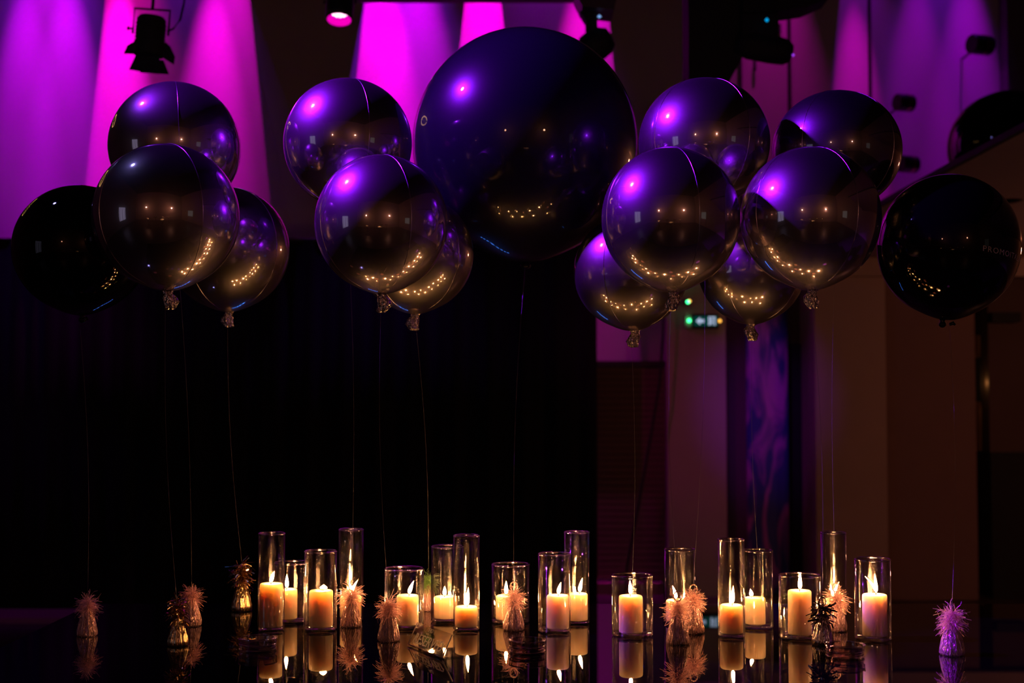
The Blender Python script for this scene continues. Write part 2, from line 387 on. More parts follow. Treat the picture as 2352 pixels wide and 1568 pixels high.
# fresnel lantern with barn doors
FY = 6.5; S = FY / F   # metres per pixel there
fc = at(345, 84, FY)
fr = thing('stage_lantern', fc, 'black theatre lantern with open barn doors hanging at upper left', 'stage light', 'stage lights on the rig', (0.0, 0.07, 0))
r = 33 * S
MB().lathe([(r * 0.85, 46 * S), (r, 40 * S), (r, -10 * S), (r * 1.06, -12 * S), (r * 1.06, -44 * S), (r * 0.9, -46 * S)], 24).build('housing', M['black'], fr)
for k in range(5): MB().lathe([(r * 1.02, (30 - 8 * k) * S), (r * 1.05, (29 - 8 * k) * S), (r * 1.05, (27 - 8 * k) * S), (r * 1.02, (26 - 8 * k) * S)], 24).build('cooling_fin', M['black'], fr)
yk = MB().tube([(-r * 1.25, 0, 5 * S), (-r * 1.25, 0, 64 * S), (r * 1.25, 0, 64 * S), (r * 1.25, 0, 5 * S)], 3 * S, 6).build('yoke', M['black'], fr)
MB().tube([(0, 0, 64 * S), (0, 0, TOP - fc.z)], 4 * S, 8).build('hanging_rod', M['black'], fr)
MB().tube([(-r * 1.25, 0, 16 * S), (-r * 1.6, 0, 16 * S)], 2.5 * S, 6).build('knob', M['black'], fr)
MB().tube([(-r * 1.6, 0, 20 * S), (-r * 1.6, 0, 12 * S)], 3 * S, 6).build('knob_handle', M['black'], fr)
def door(poly, name='barn_door'):
    # poly: points (x, y, z) in pixels; solid plate
    pts = [Vector(p) * S for p in poly]; nrm = (pts[1] - pts[0]).cross(pts[2] - pts[0]).normalized() * 0.004; n = len(pts)
    return MB().add(pts + [p + nrm for p in pts], [tuple(range(n)), tuple(range(2 * n - 1, n - 1, -1))] + [(i, (i + 1) % n, (i + 1) % n + n, i + n) for i in range(n)]).build(name, M['black'], fr)
door([(-34, 5, -12), (-52, 5, -24), (-56, -5, -46), (-30, -10, -46)])
door([(34, 5, -8), (48, 0, -20), (62, -5, -44), (62, -10, -64), (36, -10, -50)])
door([(-24, -20, -50), (30, -20, -50), (38, -36, -94), (-32, -36, -88)])
door([(-28, 26, -48), (28, 26, -48), (34, 60, -72), (-34, 60, -72)])
MB().tube([Vector((38, 0, 14)) * S, Vector((52, 0, 22)) * S, Vector((66, 0, 44)) * S, Vector((72, 0, 84)) * S, Vector((72, 0, 200)) * S], 2.4 * S, 6).build('power_cable', M['black'], fr, True)

# LED par can, lens lit magenta
PY = 7.2; S = PY / F; pc = at(779, 42, PY)
pk = thing('led_par_can', pc, 'black LED par can glowing magenta at the top left of centre', 'stage light', 'stage lights on the rig', (-0.28, 0, 0))
r = 28 * S
MB().lathe([(r * 1.0, -4 * S), (r * 1.12, -4 * S), (r * 1.16, 6 * S), (r * 1.16, 60 * S), (r * 0.8, 74 * S), (0.0, 76 * S)], 28, cap=False).build('housing', M['black_metal'], pk, True)
MB().lathe([(r * 1.0, -4 * S), (r * 0.80, 16 * S), (0, 16.5 * S)], 28, cap=False).build('reflector', emit('magenta_glow', (1, 0.0, 0.55), 0.9), pk, True)
led = emit('led_white_pink', (1, 0.55, 0.75), 3.0)
lm = MB().lathe([(0.0, -1.5 * S), (3.6 * S, -1.2 * S), (4.2 * S, 0), (0, 0.5 * S)], 10).mesh('led')
for ring, n in ((0, 1), (8.5, 6), (16.5, 12)):
    for k in range(n):
        a = 2 * PI * k / n; link('led', lm, led, pk, (ring * S * math.cos(a), ring * S * math.sin(a), 15 * S))
MB().tube([(-r * 1.3, 0, 40 * S), (-r * 1.3, 0, 90 * S), (r * 1.3, 0, 90 * S), (r * 1.3, 0, 40 * S)], 3 * S, 6).build('yoke', M['black_metal'], pk)

# moving heads
S = 7.5 / F
mh = thing('moving_head_light', at(1365, 60, 7.5), 'black moving head lamp peeking over the giant black balloon', 'stage light', 'stage lights on the rig')
grey = prin('dark_grey_casing', (0.05, 0.03, 0.045), 0.5)
MB().prism([(-46 * S, 66 * S), (-30 * S, 32 * S), (42 * S, 24 * S), (52 * S, 66 * S)], -0.12, 0.12).build('base', grey, mh)
for px in (-6, 14): MB().lathe([(0, -0.005), (5 * S, -0.005), (5 * S, 0.005), (0, 0.006)], 12).build('bolt', M['black'], mh, False, (px * S, -0.125, 54 * S), (PI / 2, 0, 0))
MB().prism([(-34 * S, 30 * S), (6 * S, 26 * S), (6 * S, -20 * S), (-20 * S, -24 * S), (-20 * S, 6 * S)], -0.05, 0.05).build('yoke_arm', M['black'], mh)
MB().lathe([(20 * S, -42 * S), (34 * S, -30 * S), (38 * S, -4 * S), (34 * S, 18 * S), (22 * S, 34 * S), (10 * S, 36 * S)], 20).build('lamp_head', M['black'], mh, True, (8 * S, 0, -42 * S), (0.3, 1.1, 0))
MB().lathe([(0, -4 * S), (5 * S, 0), (0, 5 * S)], 10).build('status_light', emit('cool_led', (0.25, 0.5, 1.0), 0.9), mh, True, (10 * S, -0.07, 14 * S))
m2 = thing('moving_head_light', at(1700, 70, 7.5), 'large black moving head lamp above the right balloon cluster', 'stage light', 'stage lights on the rig')
def ppx(pts, cx0=1700, cy0=70): return [((x - cx0) * S, (cy0 - y) * S) for x, y in pts]
MB().prism(ppx([(1580, -60), (1580, 200), (1660, 215), (1716, 113), (1716, -60)]), 0.0, 0.26).build('mounting_bracket', M['black'], m2)
MB().prism(ppx([(1700, -40), (1700, 38), (1785, 36), (1850, 26), (1900, 4), (1910, -40)]), -0.10, 0.12).build('base', M['black'], m2)
MB().prism(ppx([(1700, 30), (1700, 112), (1724, 118), (1784, 92), (1785, 30)]), -0.06, 0.06).build('yoke_arm', M['black'], m2)
MB().lathe([(8 * S, -74 * S), (24 * S, -70 * S), (33 * S, -40 * S), (33 * S, 10 * S), (30 * S, 46 * S), (20 * S, 60 * S), (6 * S, 63 * S)], 22).build('lamp_head', M['black'], m2, True, Vector((60 * S, 0, -42 * S)), (0, PI / 2 + 0.20, 0))
MB().lathe([(0, -5 * S), (5 * S, 0), (0, 6 * S)], 10).build('status_light', emit('cyan_led', (0.0, 0.32, 0.7), 1.0), m2, True, (52 * S, -0.13, 9 * S))
MB().lathe([(0, -4 * S), (4 * S, 0), (0, 4 * S)], 10).build('lens_glint', emit('violet_glint', (0.4, 0.05, 1), 1.0), m2, True, (119 * S, -0.04, -62 * S))  # glint on the lens put in as a small glowing bead

# purple key fixture out of the frame, upper left
kf = thing('led_par_can', KEY, 'violet stage par can mirrored as the bright spot on every balloon', 'stage light', 'stage lights on the rig',
           (Vector((0.75, 3.45, 1.95)) - KEY).to_track_quat('-Z', 'Y').to_euler())
MB().lathe([(0.085, -0.02), (0.10, -0.02), (0.11, 0.0), (0.11, 0.2), (0.05, 0.26), (0, 0.265)], 24, cap=False).build('housing', M['black_metal'], kf, True)
MB().lathe([(0.085, 0.0), (0, 0.002)], 24).build('lens', emit('violet_lens', (0.34, 0.30, 1.0), 80, True), kf)
MB().tube([(0, 0, 0.265), (0, 0, 1.0)], 0.02, 8).build('stem', M['black'], kf)
# blue LED bar standing on the floor behind the table
bb = thing('led_bar', (-0.9, 6.0, 0.0), 'blue LED floor bar behind the table edging the balloons with blue', 'stage light', 'stage lights on the rig')
MB().box(-0.4, 0.4, -0.06, 0.06, 0, 0.14).build('housing', M['black_metal'], bb)
for k in range(8): MB().lathe([(0.035, 0), (0.03, 0.012), (0, 0.014)], 12).build('led_lens', emit('blue_lens', (0.05, 0.22, 1.0), 9, True) if k == 0 else bpy.data.materials['blue_lens'], bb, True, (-0.35 + 0.1 * k, 0, 0.14))

# wall spotlights (black cylinders) and small black slots on the purple wall
for px, py, lab in ((2252, 103, 'black cylinder wall spotlight highest at upper right'), (2077, 236, 'black cylinder wall spotlight midway up the purple wall'), (2086, 377, 'black cylinder wall spotlight lowest beside the dark foil balloon')):
    c = at(px, py, WALL - 0.5); t = thing('wall_spotlight', c, lab, 'wall light', 'black cylinder wall spotlights')
    rr, L = (0.086, 0.2) if py == 103 else (0.075, 0.16)
    rot = (0, PI / 2, 0.35)
    MB().lathe([(rr * 0.94, -L / 2), (rr, -L / 2 + 0.01), (rr, L / 2 - 0.01), (rr * 0.94, L / 2)], 24).build('cylinder', M['black_metal'], t, False, (0, 0, 0), rot)
    MB().lathe([(rr * 1.01, -0.012), (rr * 1.012, 0.012)], 24, closed=False).build('band', prin('bronze_band', (0.3, 0.2, 0.12), 0.3, 1.0) if 'bronze_band' not in bpy.data.materials else bpy.data.materials['bronze_band'], t, False, (0.02, 0, 0), rot)
    MB().box(-0.008, 0.008, 0, 0.5, -0.008, 0.008).build('wall_arm', M['black_metal'], t)
for px, py, lab in ((1790, 66, 'small black vertical slot above the lamp head'), (1733, 151, 'small black vertical slot below the lamp head')):
    t = thing('wall_slot', at(px, py, WALL - 0.01), lab, 'wall plate', 'black slots on the wall panel')
    MB().box(-0.014, 0.014, -0.012, 0.0, -0.045, 0.045).build('plate', M['black'], t)
    MB().box(-0.008, 0.008, -0.016, -0.012, -0.035, 0.035).build('opening', M['black_metal'], t.children[0])

# exit sign on the magenta column
EY = 11.8; S = EY / F; ex = thing('exit_sign', at(1621, 737, EY), 'dark green exit sign with white arrow and running figure on the column', 'sign')
MB().box(-30 * S, 30 * S, 0, 0.1, -16 * S, 16 * S).build('box', M['black'], ex)
MB().box(-27 * S, 27 * S, -0.006, 0, -11 * S, 11 * S).build('face', emit('sign_green', (0.0, 0.035, 0.028), 1.0), ex)
white = emit('sign_white', (0.50, 0.60, 0.85), 0.8)
MB().prism([(x * S, z * S) for x, z in ((-23, 0), (-13, 9), (-13, 3.5), (-4, 3.5), (-4, -3.5), (-13, -3.5), (-13, -9))], -0.010, -0.006).build('arrow', white, ex.children[1])
MB().prism([(x * S, z * S) for x, z in ((6, -10), (6, 10), (22, 10), (22, -10), (19, -10), (19, 7), (9, 7), (9, -10))], -0.010, -0.006).build('doorway', white, ex.children[1])
MB().prism([(x * S, z * S) for x, z in ((11, 5), (14, 5), (17, 0), (15, -1), (16, -9), (14, -9), (13, -4), (10, -9), (8, -8), (12, -1), (10, 2))], -0.010, -0.006).build('running_figure', white, ex.children[1])
gl = emit('green_led', (0.05, 1.0, 0.30), 5.0); am = emit('amber_led', (1.0, 0.45, 0.06), 2.2)
bulb = MB().lathe([(0, -4 * S), (3 * S, -2.6 * S), (4 * S, 0), (3 * S, 2.6 * S), (0, 4 * S)], 12).mesh('lamp', True)
link('green_lamp', bulb.copy(), gl, ex, (-37.5 * S, 0.02, 1.5 * S)); link('amber_lamp', bulb.copy(), am, ex, (30.5 * S + 0.004, -0.02, 0))
MB().box(-46 * S, -31 * S, 0.03, 0.09, -14 * S, 14 * S).build('side_plate', prin('pale_plate', (0.5, 0.6, 0.5), 0.6), ex)
el = thing('emergency_lamp', at(1580, 693, EY), 'small round green and amber lamp above the exit sign', 'lamp')
link('green_lamp', bulb.copy(), gl, el); link('amber_lamp', bulb.copy(), am, el, (4 * S, 0.02, 2 * S))
MB().box(-6 * S, 8 * S, 0.03, 0.11, -6 * S, 6 * S).build('back_plate', M['black'], el)

# ------------------------------------------------------------------ things mirrored in the balloons: chandelier, window, tables behind
ch = thing('ring_chandelier', (-4.1, 6.9, 3.9), 'ring chandelier with warm bulbs mirrored at the balloons left edges', 'chandelier')
MB().tube([(0.6 * math.cos(2 * PI * k / 32), 0.6 * math.sin(2 * PI * k / 32), 0) for k in range(32)], 0.02, 6, True).build('ring', M['black_metal'], ch, True)
wb = emit('warm_bulb', (1, 0.5, 0.17), 10)
bl = MB().lathe([(0, -0.03), (0.018, -0.015), (0.018, 0.01), (0, 0.03)], 8).mesh('bulb', True)
for k in range(22):
    a = 2 * PI * k / 22; link('bulb', bl, wb, ch, (0.6 * math.cos(a), 0.6 * math.sin(a), 0.06))
for k in range(3):
    a = 2 * PI * k / 3; MB().tube([(0.6 * math.cos(a), 0.6 * math.sin(a), 0), (0, 0, TOP - 3.9)], 0.008, 5).build('hanger', M['black'], ch)
wn = thing('window_1', (-HW + 0.03, -0.6, 1.0), 'pale curtained window mirrored in the balloons', None, None, (0, 0, -PI / 2)); wn['kind'] = 'structure'
MB().box(-0.9, 0.9, 0, 0.02, 0, 2.0).build('pane', emit('dusk_pane', (0.55, 0.5, 0.75), 0.35), wn)
for x in (-0.72, 0, 0.72): MB().box(x - 0.03, x + 0.03, 0.02, 0.06, 0, 1.7).build('mullion', M['wall'], wn)
wn2 = thing('window_2', (HW - 0.03, -2.6, 1.5), 'dim lit doorway mirrored at the right of the balloons', None, None, (0, 0, PI / 2)); wn2['kind'] = 'structure'
MB().box(-0.8, 0.8, 0, 0.02, 0, 1.3).build('pane', emit('dim_pane', (0.5, 0.42, 0.36), 0.16), wn2)
for x in (-0.83, 0.83): MB().box(x - 0.04, x + 0.04, 0.0, 0.06, -1.5, 1.35).build('jamb', M['wall_warm'], wn2)
ff_ = emit('far_flame', (1, 0.5, 0.15), 30)
tl_ = MB().lathe([(0, 0), (0.012, 0.015), (0.008, 0.035), (0, 0.055)], 8).mesh('flame', True)
cup = MB().lathe([(0.025, 0), (0.032, 0.07), (0.028, 0.07), (0.022, 0.01), (0, 0.01)], 12).mesh('cup', True)
for i, (tx, ty, n) in enumerate(((-2.2, -2.6, 3), (0.1, -1.9, 4), (-0.9, -4.2, 1), (0.7, -4.4, 1), (1.9, -4.3, 1))):
    t = thing('guest_table', (tx, ty, 0), ['round guest table with three tealights mirrored left in the foil', 'round guest table with four tealights mirrored at the foil centre', 'small guest table with one tealight, left of three mirrored far', 'small guest table with one tealight, middle of three mirrored far', 'small guest table with one tealight, right of three mirrored far'][i], 'table', 'guest tables behind the camera')
    MB().lathe([(0.4, 0.98), (0.41, 1.0), (0.4, 1.02), (0, 1.02)], 28).build('top', M['table_side'], t)
    MB().lathe([(0.25, 0), (0.25, 0.02), (0.04, 0.04), (0.035, 0.98)], 16).build('pedestal', M['black_metal'], t)
    for k in range(n):
        g = thing('tealight', (tx - 0.12 * (n - 1) / 2 + 0.12 * k, ty, 1.02), 'tealight on the ' + ['three-light guest table mirrored left in the foil', 'four-light guest table mirrored at the foil centre', 'left far guest table mirrored in the foil', 'middle far guest table mirrored in the foil', 'right far guest table mirrored in the foil'][i], 'tealight', 'tealights on the guest tables')
        link('cup', cup, M['ash'], g); link('flame', tl_, ff_, g, (0, 0, 0.02))

# ------------------------------------------------------------------ the black mirror table
tb = thing('mirror_table', (0.1, 3.0, 0), 'long black high-gloss table mirroring the candles', 'table')
tx0, tx1 = -1.235 - 0.1, 1.62 - 0.1
MB().box(tx0, tx1, 2.35 - 3, 4.0 - 3, TABLE - 0.03, TABLE).build('glass_top', M['table'], tb)
MB().box(tx0 + 0.04, tx1 - 0.04, 2.4 - 3, 3.95 - 3, TABLE - 0.16, TABLE - 0.032).build('apron', M['table_side'], tb)
for x in (tx0 + 0.12, tx1 - 0.12):
    for y in (-0.55, 0.85): MB().lathe([(0.035, 0), (0.05, TABLE - 0.16)], 16).build('leg', M['table_side'], tb, False, (x, y, 0))

# ------------------------------------------------------------------ vases and candles
# x0, x1, rim y, base front y, candle x0, x1, top y, flame dx(px), flame height(px), lean, kind
V = [
 (592, 653, 1225, 1451, 594, 648, 1339, -1, 25, 0.30, 0),
 (629, 708, 1292, 1434, 631, 680, 1352, 0, 30, 0.0, 0),
 (698, 773, 1266, 1452, 710, 764, 1355, 5, 10, 0.0, 2),
 (777, 834, 1216, 1430, 778, 828, 1368, 0, 34, 0.18, 1),
 (883, 973, 1306, 1449, 911, 961, 1366, 3, 30, 0.35, 0),
 (990, 1064, 1255, 1432, 997, 1050, 1369, -3, 20, 0.0, 0),
 (1041, 1101, 1230, 1451, 1044, 1096, 1392, 2, 40, 0.05, 0),
 (1129, 1216, 1296, 1436, 1139, 1191, 1367, -3, 30, 0.0, 0),
 (1236, 1311, 1272, 1456, 1257, 1308, 1366, 1, 26, 0.2, 0),
 (1296, 1354, 1222, 1436, 1303, 1351, 1362, 5, 32, 0.2, 0),
 (1406, 1499, 1321, 1467, 1422, 1476, 1367, -1, 32, -0.05, 0),
 (1526, 1598, 1262, 1437, 1530, 1582, 1377, -4, 30, -0.25, 0),
 (1650, 1711, 1239, 1466, 1653, 1706, 1388, 2, 40, 0.05, 0),
 (1705, 1776, 1264, 1446, 1712, 1758, 1371, -9, 16, -0.15, 0),
 (1790, 1886, 1321, 1472, 1811, 1864, 1355, 0, 36, 0.05, 0),
 (1887, 1945, 1223, 1438, 1893, 1941, 1375, -3, 36, 0.1, 1),
 (1965, 2047, 1284, 1474, 1982, 2038, 1364, 3, 44, -0.35, 1)]
vlab = ['tall narrow glass cylinder at the left end of the candle row', 'wide glass cylinder tucked behind the leftmost tall one',
 'medium glass cylinder third from the left around a short flame', 'very tall thin glass cylinder behind a pink tinsel weight, left',
 'low wide glass cylinder left of the reserved sign', 'medium glass cylinder directly behind the reserved sign',
 'tall narrow glass cylinder just right of the reserved sign', 'low wide glass cylinder behind the central pink weight',
 'medium glass cylinder just right of the central glass ashtray', 'tall thin glass cylinder behind the one right of the central ashtray',
 'low wide glass cylinder standing alone right of centre', 'medium glass cylinder behind the pair of pink weights',
 'tall narrow glass cylinder left of an overlapping medium one, right half', 'medium glass cylinder half behind a tall narrow one, right half',
 'low wide glass cylinder beside the dark purple tinsel weight', 'very tall thin glass cylinder rising behind the dark purple weight',
 'medium wide glass cylinder at the right end of the candle row']
clab = ['tall ivory pillar candle at the left end of the row', 'ivory pillar candle in the wide cylinder behind the leftmost',
 'ivory pillar candle with a tiny flat flame', 'ivory pillar candle with forked flame behind the left pink weight',
 'ivory pillar candle with right-leaning flame left of the reserved sign', 'short ivory pillar candle behind the reserved sign',
 'short ivory pillar candle right of the reserved sign', 'ivory pillar candle hidden partly by the central pink weight',
 'ivory pillar candle right of the central ashtray', 'ivory pillar candle in the tall glass behind the ashtray neighbour',
 'ivory pillar candle in the lone wide cylinder right of centre', 'ivory pillar candle behind the pair of pink weights',
 'ivory candle tinted violet on its left in a tall narrow glass', 'ivory pillar candle with small flame half behind the tall narrow glass',
 'tall lilac-lit pillar candle beside the dark purple weight', 'pink-lit pillar candle with forked flame behind the purple weight',
 'tall pillar candle with violet band and split flame, right end']
def flame_mesh(h, wd, lean, kind):
    mb = MB()
    def blade(h, wd, lean, ox):
        prof = []
        for i in range(9):
            u = i / 8; prof.append((wd * (math.sin(PI * u ** 0.62) ** 0.9 if 0 < u < 1 else 0.0) * (1 - 0.25 * u) + (1e-5), h * u))
        mb.lathe(prof, 8, lambda q, a, z: (q[0] + ox * (z / h) + lean * h * (z / h) ** 1.6, q[1], q[2]))
    if kind == 1:
        blade(h, wd * 0.9, lean + 0.28, 0); blade(h * 0.86, wd * 0.75, lean - 0.32, 0)
    else: blade(h, wd, lean, 0)
    return mb.mesh('flame', True)
for i, (x0, x1, yr, yb, c0, c1, yc, fdx, fh, lean, kind) in enumerate(V):
    wpx = x1 - x0
    p = on((x0 + x1) / 2, yb - 0.08 * wpx); Y = p.y; S = Y / F
    R = wpx * S / 2; H = zat(yr, Y) - TABLE
    v = thing('glass_vase', p, vlab[i], 'vase', 'glass cylinder vases on the mirror table', (0, 0, random.random() * 6))
    th, bs = 0.0028, 0.010
    MB().lathe([(R, 0.004), (R, H - 0.002), (R - th, H - 0.002), (R - th, bs)], 48, cap=False).build('wall', M['glass'], v, True)
    v.children[0].data.polygons.foreach_set('use_smooth', [True] * len(v.children[0].data.polygons))
    MB().lathe([(0, 0.0005), (R - 0.004, 0.0005), (R - 0.0005, 0.004), (R - th, bs), (0, bs)], 48).build('base', M['base'], v, True)
    MB().tube([((R - th / 2) * math.cos(2 * PI * k / 48), (R - th / 2) * math.sin(2 * PI * k / 48), H) for k in range(48)], th * 0.9, 8, True).build('rim', M['rim'], v, True)
    # candle
    cr = min((c1 - c0) * S / 2, R - 0.005)
    cxp = (c0 + c1) / 2
    off = max(-(R - th - 0.002 - cr), min(R - th - 0.002 - cr, (cxp - (x0 + x1) / 2) * S))
    base = p + Vector((off, 0, bs + 0.0004)); ht = zat(yc, Y) - base.z
    cd = thing('pillar_candle', base, clab[i], 'candle', 'pillar candles in the glass cylinders')
    MB().lathe([(0, 0), (cr * 0.97, 0), (cr, 0.002), (cr, ht - 0.006), (cr * 0.97, ht - 0.002), (cr * 0.88, ht), (cr * 0.55, ht - 0.002), (0, ht - 0.003)], 40).build('wax', M['wax'], cd, True)
    fx = fdx * S
    MB().tube([(fx, 0, ht - 0.004), (fx + 0.0004, 0, ht + 0.004), (fx + 0.0012, 0, ht + 0.007)], 0.0009, 6).build('wick', M['wick'], cd, True)
    fhm = fh * S; wd = 0.0052 if kind != 2 else 0.010
    link('flame', flame_mesh(fhm, wd, lean, kind), M['flame'], cd, (fx + 0.0008, 0, ht + 0.003))

# ------------------------------------------------------------------ balloon weights
def weight_parts(kind, scale, seed, loop):
    rnd = random.Random(seed)
    film_, foil_ = {'pink': ('pink_film', 'pink_foil'), 'gold': ('gold_film', 'gold_foil'), 'dark': ('dark_film', 'dark_foil'), 'green': ('green_film', 'pink_foil')}[kind]
    s = scale
    # pleated bell
    prof = [(0, 0), (0.024, 0), (0.0268, 0.004), (0.0255, 0.014), (0.0205, 0.034), (0.0145, 0.054), (0.009, 0.068), (0.006, 0.076)]
    ph = rnd.random() * 6
    def fn(q, a, z):
        k = 1 + (0.05 * math.sin(13 * a + ph) + 0.05 * math.sin(24 * a + 2 * ph + z * 60)) * min(1, z / 0.02)
        return (q[0] * k * s, q[1] * k * s, q[2] * s)
    bell = MB().lathe(prof, 96, fn)
    # tinsel fringe: many narrow folded strips
    tin = MB(); n = 560 if kind in ('pink', 'green') else (320 if kind == 'gold' else 170)
    for k in range(n):
        a = rnd.random() * 2 * PI; el = rnd.gauss(0.15, 0.6); L = rnd.uniform(0.014, 0.042); wd = rnd.uniform(0.0002, 0.0006) * {'gold': 3.0, 'dark': 4.5}.get(kind, 1.0)
        z0 = rnd.uniform(0.060, 0.088) + (rnd.uniform(-0.008, 0.03) if kind == 'gold' else 0)
        d = Vector((math.cos(a) * math.cos(el), math.sin(a) * math.cos(el), math.sin(el)))
        sd = d.cross(Vector((rnd.gauss(0, 1), rnd.gauss(0, 1), rnd.gauss(0, 1)))).normalized() * wd
        p0 = Vector((0, 0, z0)) + d * 0.003; pts = []
        cur = p0.copy(); dd = d.copy()
        for j in range(5):
            pts.append(cur.copy()); cur = cur + dd * L / 4; dd = (dd + Vector((rnd.gauss(0, 0.4), rnd.gauss(0, 0.4), -0.22 + rnd.gauss(0, 0.3)))).normalized()
        vv = []
        for q in pts: vv += [(q - sd) * s, (q + sd) * s]
        tin.add(vv, [(2 * j, 2 * j + 1, 2 * j + 3, 2 * j + 2) for j in range(4)])
    lp = None
    if loop:
        lp = MB().tube([(0.009 * s * math.cos(2 * PI * k / 20), 0.002 * math.sin(4 * PI * k / 20), (0.106 + 0.011 * math.sin(2 * PI * k / 20)) * s) for k in range(20)], 0.0018 * s, 6, True)
    return bell, tin, lp, M[foil_], M[film_]
WTS = [ # px, base y, kind, scale, loop, balloon id, label
 (200, 1463, 'pink', 0.98, False, 1, 'dim pink tinsel balloon weight alone at far left'),
 (408, 1486, 'gold', 0.95, False, 2, 'dark gold tinsel weight in front of a pink one, left'),
 (440, 1440, 'pink', 1.0, False, 3, 'pink tinsel weight behind the dark gold one, left'),
 (555, 1406, 'gold', 1.12, True, 4, 'gold tinsel weight just left of the candle row'),
 (806, 1442, 'pink', 1.05, False, 5, 'orange-lit pink tinsel weight before the left tall thin glass'),
 (893, 1475, 'pink', 1.05, False, 6, 'pink tinsel weight in front of the low glass left of the sign'),
 (984, 1405, 'green', 1.0, False, 7, 'green-glinting tinsel weight between two glasses behind the sign'),
 (1180, 1450, 'pink', 1.05, True, 8, 'pink tinsel weight at the centre under the giant balloon'),
 (1557, 1481, 'pink', 1.08, True, 10, 'front one of the two overlapping pink tinsel weights'),
 (1593, 1457, 'pink', 1.05, True, 9, 'rear one of the two overlapping pink tinsel weights, with ring'),
 (1890, 1484, 'dark', 1.0, True, 13, 'dark purple spiky tinsel weight in front of the lilac candle'),
 (1921, 1452, 'pink', 1.05, True, 12, 'pale pink tinsel weight with ring behind the purple one'),
 (2187, 1507, 'pink', 1.1, False, 15, 'violet-lit tinsel balloon weight alone at far right')]
WPOS = {}
for i, (px, yb, kind, sc_, loop, bid, lab) in enumerate(WTS):
    p = on(px, yb - 4)
    t = thing('balloon_weight', p, lab, 'balloon weight', 'tinsel balloon weights on the mirror table', (0, 0, random.random() * 0.6 - 0.3))
    bell, tin, lp, mf, mt = weight_parts(kind, sc_, 100 + i, loop)
    bell.build('foil_bell', mf, t, True)
    o = tin.build('tinsel', mt, t); o['kind'] = 'stuff'
    if lp: lp.build('loop', mf, t, True)
    WPOS[bid] = p + Vector((0, 0, (0.117 if loop else 0.082) * sc_))

# ------------------------------------------------------------------ balloons
# id, cx, cy, rx, ry, depth, kind, tail, rot, label
B = [
 (1, 185, 572, 151, 150, 3.55, 'latex', True, 0.2, 'plain black balloon lowest in the left cluster'),
 (2, 382, 497, 167, 167, 3.30, 'foil', True, 0.75, 'large smoky foil balloon at the front of the left cluster'),
 (3, 402, 338, 151, 150, 3.64, 'foil', True, 0.3, 'smoky foil balloon at the top of the left cluster'),
 (4, 524, 571, 140, 141, 3.95, 'foil_gold', True, 1.1, 'smoky foil balloon lower right in the left cluster'),
 (5, 799, 329, 149, 149, 3.60, 'foil', True, 0.45, 'smoky foil balloon left of the giant one, upper'),
 (6, 876, 513, 154, 158, 3.35, 'foil', True, 0.55, 'smoky foil balloon front left of the giant one'),
 (7, 954, 583, 134, 134, 3.75, 'foil_gold', True, 0.9, 'gold-lit foil balloon tucked below the giant one, left'),
 (8, 1206, 331, 260, 266, 4.00, 'latex_big', True, 0.0, 'giant glossy black balloon in the middle'),
 (9, 1617, 328, 151, 149, 3.60, 'foil', True, 0.6, 'violet-lit foil balloon right of the giant one, upper'),
 (10, 1540, 502, 160, 165, 3.30, 'foil', True, 0.30, 'bright violet foil balloon front right of the giant one'),
 (11, 1449, 624, 132, 132, 3.80, 'foil_gold', True, 1.0, 'gold-lit foil balloon hanging low right of the giant one'),
 (12, 1921, 346, 148, 138, 3.65, 'foil_dark', True, 0.8, 'dark foil balloon at the top of the right cluster'),
 (13, 1861, 500, 160, 163, 3.35, 'foil', True, 0.5, 'smoky foil balloon at the front of the right cluster'),
 (14, 1726, 620, 122, 122, 3.85, 'foil_gold', True, 0.9, 'gold-lit foil balloon lowest in the right cluster'),
 (15, 2178, 565, 160, 168, 3.60, 'latex', True, 0.1, 'black printed balloon at the far right'),
 (16, 2314, 336, 134, 130, 8.20, 'latex', False, 0.0, 'black balloon resting behind the mezzanine edge at far right')]
BOT = {}
def sphere_mesh(rx, rz, lobes, seg=96, rings=64, neck=True):
    mb = MB(); prof = []
    for i in range(rings + 1):
        u = i / rings; a = -PI / 2 + PI * u
        prof.append((max(math.cos(a), 0), math.sin(a)))
    def fn(q, a, z):
        r = math.hypot(q[0], q[1]); k = rx * (1 - lobes * 0.5 * (1 + math.cos(4 * a)) * r)
        zz = z
        if neck and z < -0.9: zz = z - 0.035 * ((-0.9 - z) / 0.1) ** 2
        return (q[0] * k, q[1] * k, zz * rz)
    return mb.lathe(prof, seg, fn).mesh('balloon', True)
